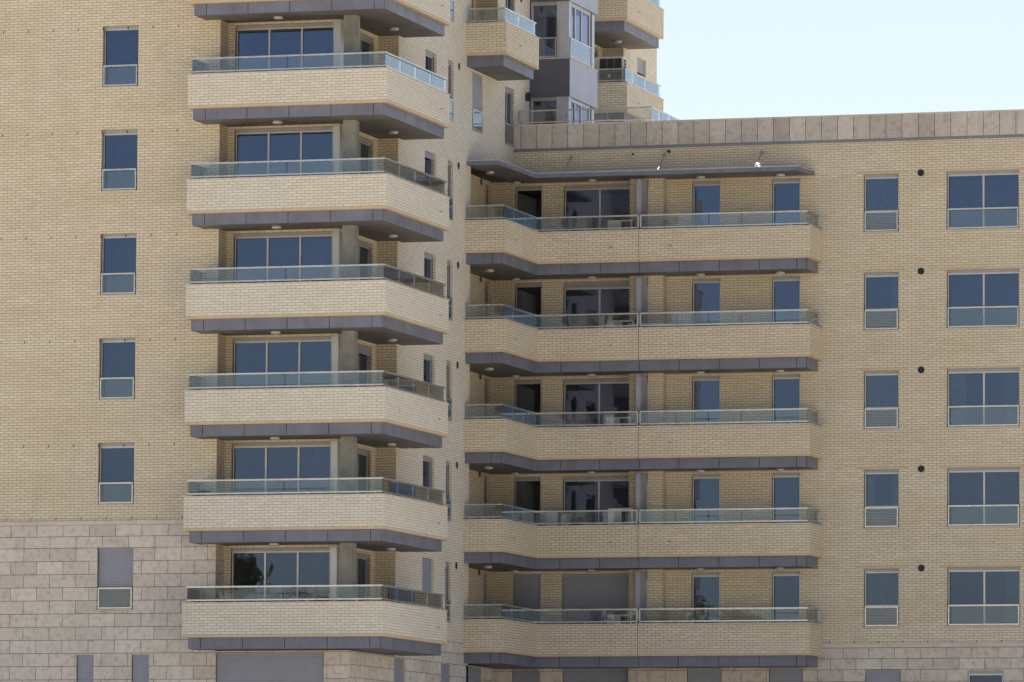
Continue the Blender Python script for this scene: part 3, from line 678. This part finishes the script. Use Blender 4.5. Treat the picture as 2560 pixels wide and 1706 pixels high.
# ================================================================== fixed lamps, wall lamps, condensers
lamp = None
def ceiling_lamp(x, y, z, label):
    global lamp
    if lamp is None:
        e = empty('ceiling_lamp', (x, y, z))
        b = MB(); b.lathe((x, y, z), [(0.0, -0.001), (0.125, -0.001), (0.13, -0.022), (0.0, -0.022)], 'white', 28); b.build('lamp_base', e, origin=(x, y, z))
        b = MB(); b.lathe((x, y, z), [(0.138, -0.022), (0.145, -0.035), (0.142, -0.055), (0.12, -0.068), (0.07, -0.076), (0.0, -0.078)], 'lampglass', 28); b.build('lamp_cover', e, origin=(x, y, z), smooth=True)
        lamp = e
    else:
        e = copy_tree(lamp, Vector((x, y, z)) - ORI[lamp])
    tag(e, label, 'ceiling lamp', 'round lamps under the balcony slabs'); return e
ORD = ['topmost', 'second', 'third', 'fourth', 'fifth', 'sixth', 'seventh']
def nth(i): return ORD[i] if i == 0 else ORD[i]+' from the top'
for i, k in enumerate(range(-1, 5)):
    z = C(k)-1.315
    ceiling_lamp(-3.63, 1.05, z, 'round white lamp above the tower sliding doors, %s' % nth(i))
    ceiling_lamp(-1.09, 4.12, z, 'round white lamp right of the concrete pillar, %s' % nth(i))
for i, k in enumerate(range(0, 5)):
    z = C(k)+0.02-1.315 if k else 5.80
    s = ORD[i]
    ceiling_lamp(-1.23, 14.6, z, 'round lamp nearest the tower wall, %s row of wing lamps from the top' % s)
    ceiling_lamp(-1.21, 17.45, z, 'round lamp above the narrow dark door, %s row of wing lamps from the top' % s)
    ceiling_lamp(1.256, 17.43, z, 'round lamp above the two-pane door, %s row of wing lamps from the top' % s)
    ceiling_lamp(4.765, 17.37, z, 'round lamp right of the privacy screen, %s row of wing lamps from the top' % s)
    ceiling_lamp(7.296, 17.38, z, 'round lamp at the far right, %s row of wing lamps from the top' % s)
ceiling_lamp(-1.19, 29.44, C(-2)-1.315, 'round white lamp under the far balcony above the outdoor condenser')
wl = MB(); wl.box(XS+0.001, XS+0.04, 19.15, 19.26, 8.64, 8.78, 'black'); o = wl.build('wall_lamp', None)
wl2 = MB(); wl2.box(XS+0.0405, XS+0.15, 19.14, 19.27, 8.57, 8.84, 'black'); wl2.build('lamp_housing', o)
tag(o, 'small black wall lamp on the tower brick beside the terrace door', 'wall lamp')

def condenser(name, x0, x1, y0, y1, z0, z1, rows, cols, side, label, group=None):
    e = empty(name, ((x0+x1)/2, (y0+y1)/2, z0))
    b = MB(); b.box(x0, x1, y0, y1, z0+0.06, z1, 'white'); b.build('casing', e)
    f = MB(); [f.box(x, x+0.06, y0+0.05, y1-0.05, z0, z0+0.059, 'black') for x in (x0+0.1, x1-0.16)]; f.build('feet', e)
    gx0, gx1, gz0, gz1 = x0+side, x1-0.05, z0+0.12, z1-0.05
    g = MB(); g.box(gx0, gx1, y0-0.006, y0-0.001, gz0, gz1, 'black')
    for i in range(cols+1): x = gx0+(gx1-gx0)*i/cols; g.box(x-0.006, x+0.006, y0-0.016, y0-0.0065, gz0, gz1, 'alu_box')
    for j in range(rows+1): z = gz0+(gz1-gz0)*j/rows; g.box(gx0, gx1, y0-0.026, y0-0.0165, z-0.006, z+0.006, 'alu_box')
    g.build('fan_grille', e)
    s = MB(); n = 4*rows
    for i in range(3):
        for j in range(n):
            yy = y0+0.06+(y1-y0-0.12)*i/3; zz = gz0+(gz1-gz0)*j/n
            s.box(x1+0.001, x1+0.005, yy, yy+(y1-y0-0.12)/3-0.02, zz, zz+(gz1-gz0)/n-0.02, 'black')
    s.build('side_vent', e)
    return tag(e, label, 'air conditioner', group)
ac = condenser('air_condenser', -1.40, -0.42, 27.30, 27.75, C(-1)-1.04, 11.03, 4, 3, 0.18, 'tall air condenser with dark fan grille on the far tower balcony')
st = MB(); st.box(-0.93, -0.84, 27.268, 27.272, 10.35, 10.46, 'white'); st.build('sticker', ac)
for i, k in enumerate(range(1, 6)):
    c = C(k)+0.02-1.04
    tall = (1.40, 1.32, 1.36, 1.58, 1.34)[i]; dx = (0.0, 0.05, -0.03, 0.04, 0.02)[i]
    condenser('air_condenser', 1.95+dx, 2.74+dx, 16.75, 17.10, c, c+tall, 2, 2, 0.44, 'pale air condenser left of the privacy screen, %s wing balcony from the top' % ORD[i], 'air condensers on the wing balconies')

MATS['card'] = plain('pale_cabinet_board', (0.62, 0.58, 0.52), 0.7, var=0.08)
def cabinet(x0, x1, y, z, top, label):
    e = tag(empty('storage_cabinet', ((x0+x1)/2, y, z)), label, 'cabinet', 'cabinets stored on the wing balcony')
    b = MB(); b.box(x0, x1, y, y+0.4, z+0.04, top, 'card'); b.box(x0-0.01, x1+0.01, y-0.015, y+0.41, top+0.001, top+0.025, 'card'); b.build('body', e)
    xm = (x0+x1)/2
    for a, c_, h in ((x0+0.006, xm-0.004, xm-0.02), (xm+0.004, x1-0.006, xm+0.02)):
        d = MB(); d.box(a, c_, y-0.018, y-0.002, z+0.06, top-0.02, 'white'); o = d.build('door', e)
        k_ = MB(); k_.box(h-0.006, h+0.006, y-0.032, y-0.0185, (z+top)/2, (z+top)/2+0.1, 'alu'); k_.build('handle', o)
zf = C(4)+0.02-1.04
cabinet(-0.03, 0.33, 16.9, zf, -4.62, 'wider pale cabinet just left of the two-pane door, fourth wing balcony from the top')
cabinet(0.45, 0.65, 16.9, zf, -4.66, 'narrow pale cabinet beside the wider one, fourth wing balcony from the top')
cabinet(-1.0, -0.77, 16.9, zf, -4.56, 'pale cabinet nearest the tower on the fourth wing balcony from the top')
zf = C(2)+0.02-1.04
for x0, x1, lab in ((1.40, 1.62, 'left pale board leaning on the two-pane door, second wing balcony from the top'), (1.66, 1.86, 'right pale board leaning on the two-pane door, second wing balcony from the top')):
    b = MB(); b.face([(x0-0.06, 17.15, zf), (x1, 17.15, zf), (x1, 17.7, 1.56), (x0+0.05, 17.7, 1.56)], 'white'); b.face([(x0-0.06, 17.175, zf), (x1, 17.175, zf), (x1, 17.725, 1.56), (x0+0.05, 17.725, 1.56)], 'card')
    b.face([(x0-0.06, 17.15, zf), (x0-0.06, 17.175, zf), (x0+0.05, 17.725, 1.56), (x0+0.05, 17.7, 1.56)], 'card'); b.face([(x1, 17.15, zf), (x1, 17.175, zf), (x1, 17.725, 1.56), (x1, 17.7, 1.56)], 'card'); b.face([(x0+0.05, 17.7, 1.56), (x1, 17.7, 1.56), (x1, 17.725, 1.56), (x0+0.05, 17.725, 1.56)], 'card')
    tag(b.build('leaning_board'), lab, 'board', 'boards leaning on the wing balcony')

rg = MB(); rnd = random.Random(4)
for i in range(9):
    c_ = Vector((6.78+rnd.gauss(0, 0.035), 16.47+rnd.gauss(0, 0.02), 5.955+abs(rnd.gauss(0, 0.06)))); a_ = Vector((rnd.gauss(0, 1), rnd.gauss(0, 0.4), rnd.gauss(0, 1))).normalized()*0.07; b_ = a_.orthogonal().normalized()*0.035
    rg.face([c_-a_, c_-b_, c_+a_*0.7+b_*0.3, c_+b_], 'white')
tag(rg.build('plastic_scrap'), 'crumpled white plastic scrap on the canopy edge under the right tie rod', 'litter')

# ================================================================== ground, hill and trees (seen only as reflections)
def ground_h(x, y):
    h = 0.0
    if y < -120:
        t = min(1, (-120-y)/90.0); s = min(1, max(0, (15-x)/40.0)); h += 13*t*t*(3-2*t)*s*s*(3-2*s)
    return h
m, n, b = mat('ground'); g = N(n, 'ShaderNodeNewGeometry')
f1 = noise(n, g.outputs['Position'], 0.06, 5, 0.6); f2 = noise(n, g.outputs['Position'], 1.4, 5, 0.7)
c1 = ramp(n, f1, [(0.4, (0.52, 0.44, 0.335)), (0.6, (0.44, 0.375, 0.285))]); L(n, mixc(n, 0.3, c1, ramp(n, f2, [(0.3, (0.16, 0.14, 0.09)), (0.7, (0.45, 0.39, 0.29))])), b.inputs['Base Color'])
b.inputs['Roughness'].default_value = 0.95; MATS['ground'] = m
gm = MB(); xs = [-3000, -1200, -500, -250] + list(range(-200, 101, 12)) + [150, 300, 800, 3000]; ys = [-3000, -1200, -500, -330] + list(range(-300, 61, 12)) + [120, 300, 1000, 3000]
V = [(x, y, GZ+ground_h(x, y)) for y in ys for x in xs]; nx = len(xs)
gme = bpy.data.meshes.new('ground'); gme.from_pydata(V, [], [(j*nx+i, j*nx+i+1, (j+1)*nx+i+1, (j+1)*nx+i) for j in range(len(ys)-1) for i in range(nx-1)])
gme.materials.append(m); go = bpy.data.objects.new('ground', gme); COL.objects.link(go); tag(go, kind='structure')
pv = MB(); pv.box(-60, 70, -28, 1.2, GZ+0.004, GZ+0.008, 'pave')if False else None
MATS['pave'] = plain('pale_paving', (0.46, 0.43, 0.38), 0.9, scale=0.8, var=0.15)
pv = MB(); pv.face([(-60, -26, GZ+0.006), (70, -26, GZ+0.006), (70, 17.8, GZ+0.006), (-60, 17.8, GZ+0.006)], 'pave'); tag(pv.build('forecourt'), kind='structure')

def leafmat(name, a, b_):
    m, n, b = mat(name); oi = N(n, 'ShaderNodeNewGeometry')
    L(n, ramp(n, noise(n, oi.outputs['Position'], 1.7, 3, 0.6), [(0.3, a), (0.7, b_)]), b.inputs['Base Color']); b.inputs['Roughness'].default_value = 0.7; MATS[name] = m
leafmat('leaf_dark', (0.035, 0.055, 0.02), (0.07, 0.10, 0.035)); leafmat('leaf_olive', (0.09, 0.10, 0.04), (0.15, 0.13, 0.06))
MATS['bark'] = plain('bark', (0.10, 0.08, 0.06), 0.95, bump=0.5)
def tree(x, y, h, rad, leaf, label, n=2600, trunk=0.35, seed=1):
    rnd = random.Random(seed); z = GZ+ground_h(x, y); e = tag(empty('tree', (x, y, z)), label, 'tree', 'trees across the street')
    t = MB(); t.tube((x, y, z-0.2), (x+0.1, y, z+h*trunk), 0.035*h*0.7, 'bark', 8, 0.02*h*0.7)
    blobs = []
    for i in range(9):
        a = rnd.uniform(0, 6.28); rr = rad*rnd.uniform(0.25, 0.7); bz = z+h*rnd.uniform(trunk+0.08, 0.88); c = (x+rr*math.cos(a), y+rr*math.sin(a), bz)
        blobs.append((c, rad*rnd.uniform(0.35, 0.6))); t.tube((x+0.1, y, z+h*trunk*0.9), c, 0.05, 'bark', 5, 0.02)
    blobs.append(((x, y, z+h-rad*0.45), rad*0.45))
    t.build('trunk', e)
    L_ = MB()
    for i in range(n):
        (c, r) = blobs[rnd.randrange(len(blobs))]; d = Vector((rnd.gauss(0, 1), rnd.gauss(0, 1), rnd.gauss(0, 1))).normalized()*r*rnd.random()**0.4
        p = Vector(c)+d; a = Vector((rnd.gauss(0, 1), rnd.gauss(0, 1), rnd.gauss(0, 1))).normalized()*0.16; q = a.orthogonal().normalized()*0.10
        L_.face([p-a, p-q, p+a, p+q], leaf)
    L_.build('crown', e); return e
tree(-63.7, -168, 17, 3.4, 'leaf_dark', 'tall dark tree reflected in the lowest left balcony door', seed=3, n=9000)
tree(-60.8, -178, 9.8, 2.6, 'leaf_olive', 'low olive bush reflected at the right of the lowest balcony door', seed=5)
tree(-66.0, -186, 7.5, 1.8, 'leaf_olive', 'small bushy tree reflected in the middle of the lowest balcony door', seed=8, n=1500)
tree(-44.3, -160, 16.5, 4.0, 'leaf_olive', 'broad olive tree reflected in the lowest wing doors', seed=11, n=7000)
tree(-38.0, -160, 13.0, 2.4, 'leaf_dark', 'small dark tree reflected in the rightmost lowest wing door', seed=14, n=4000)
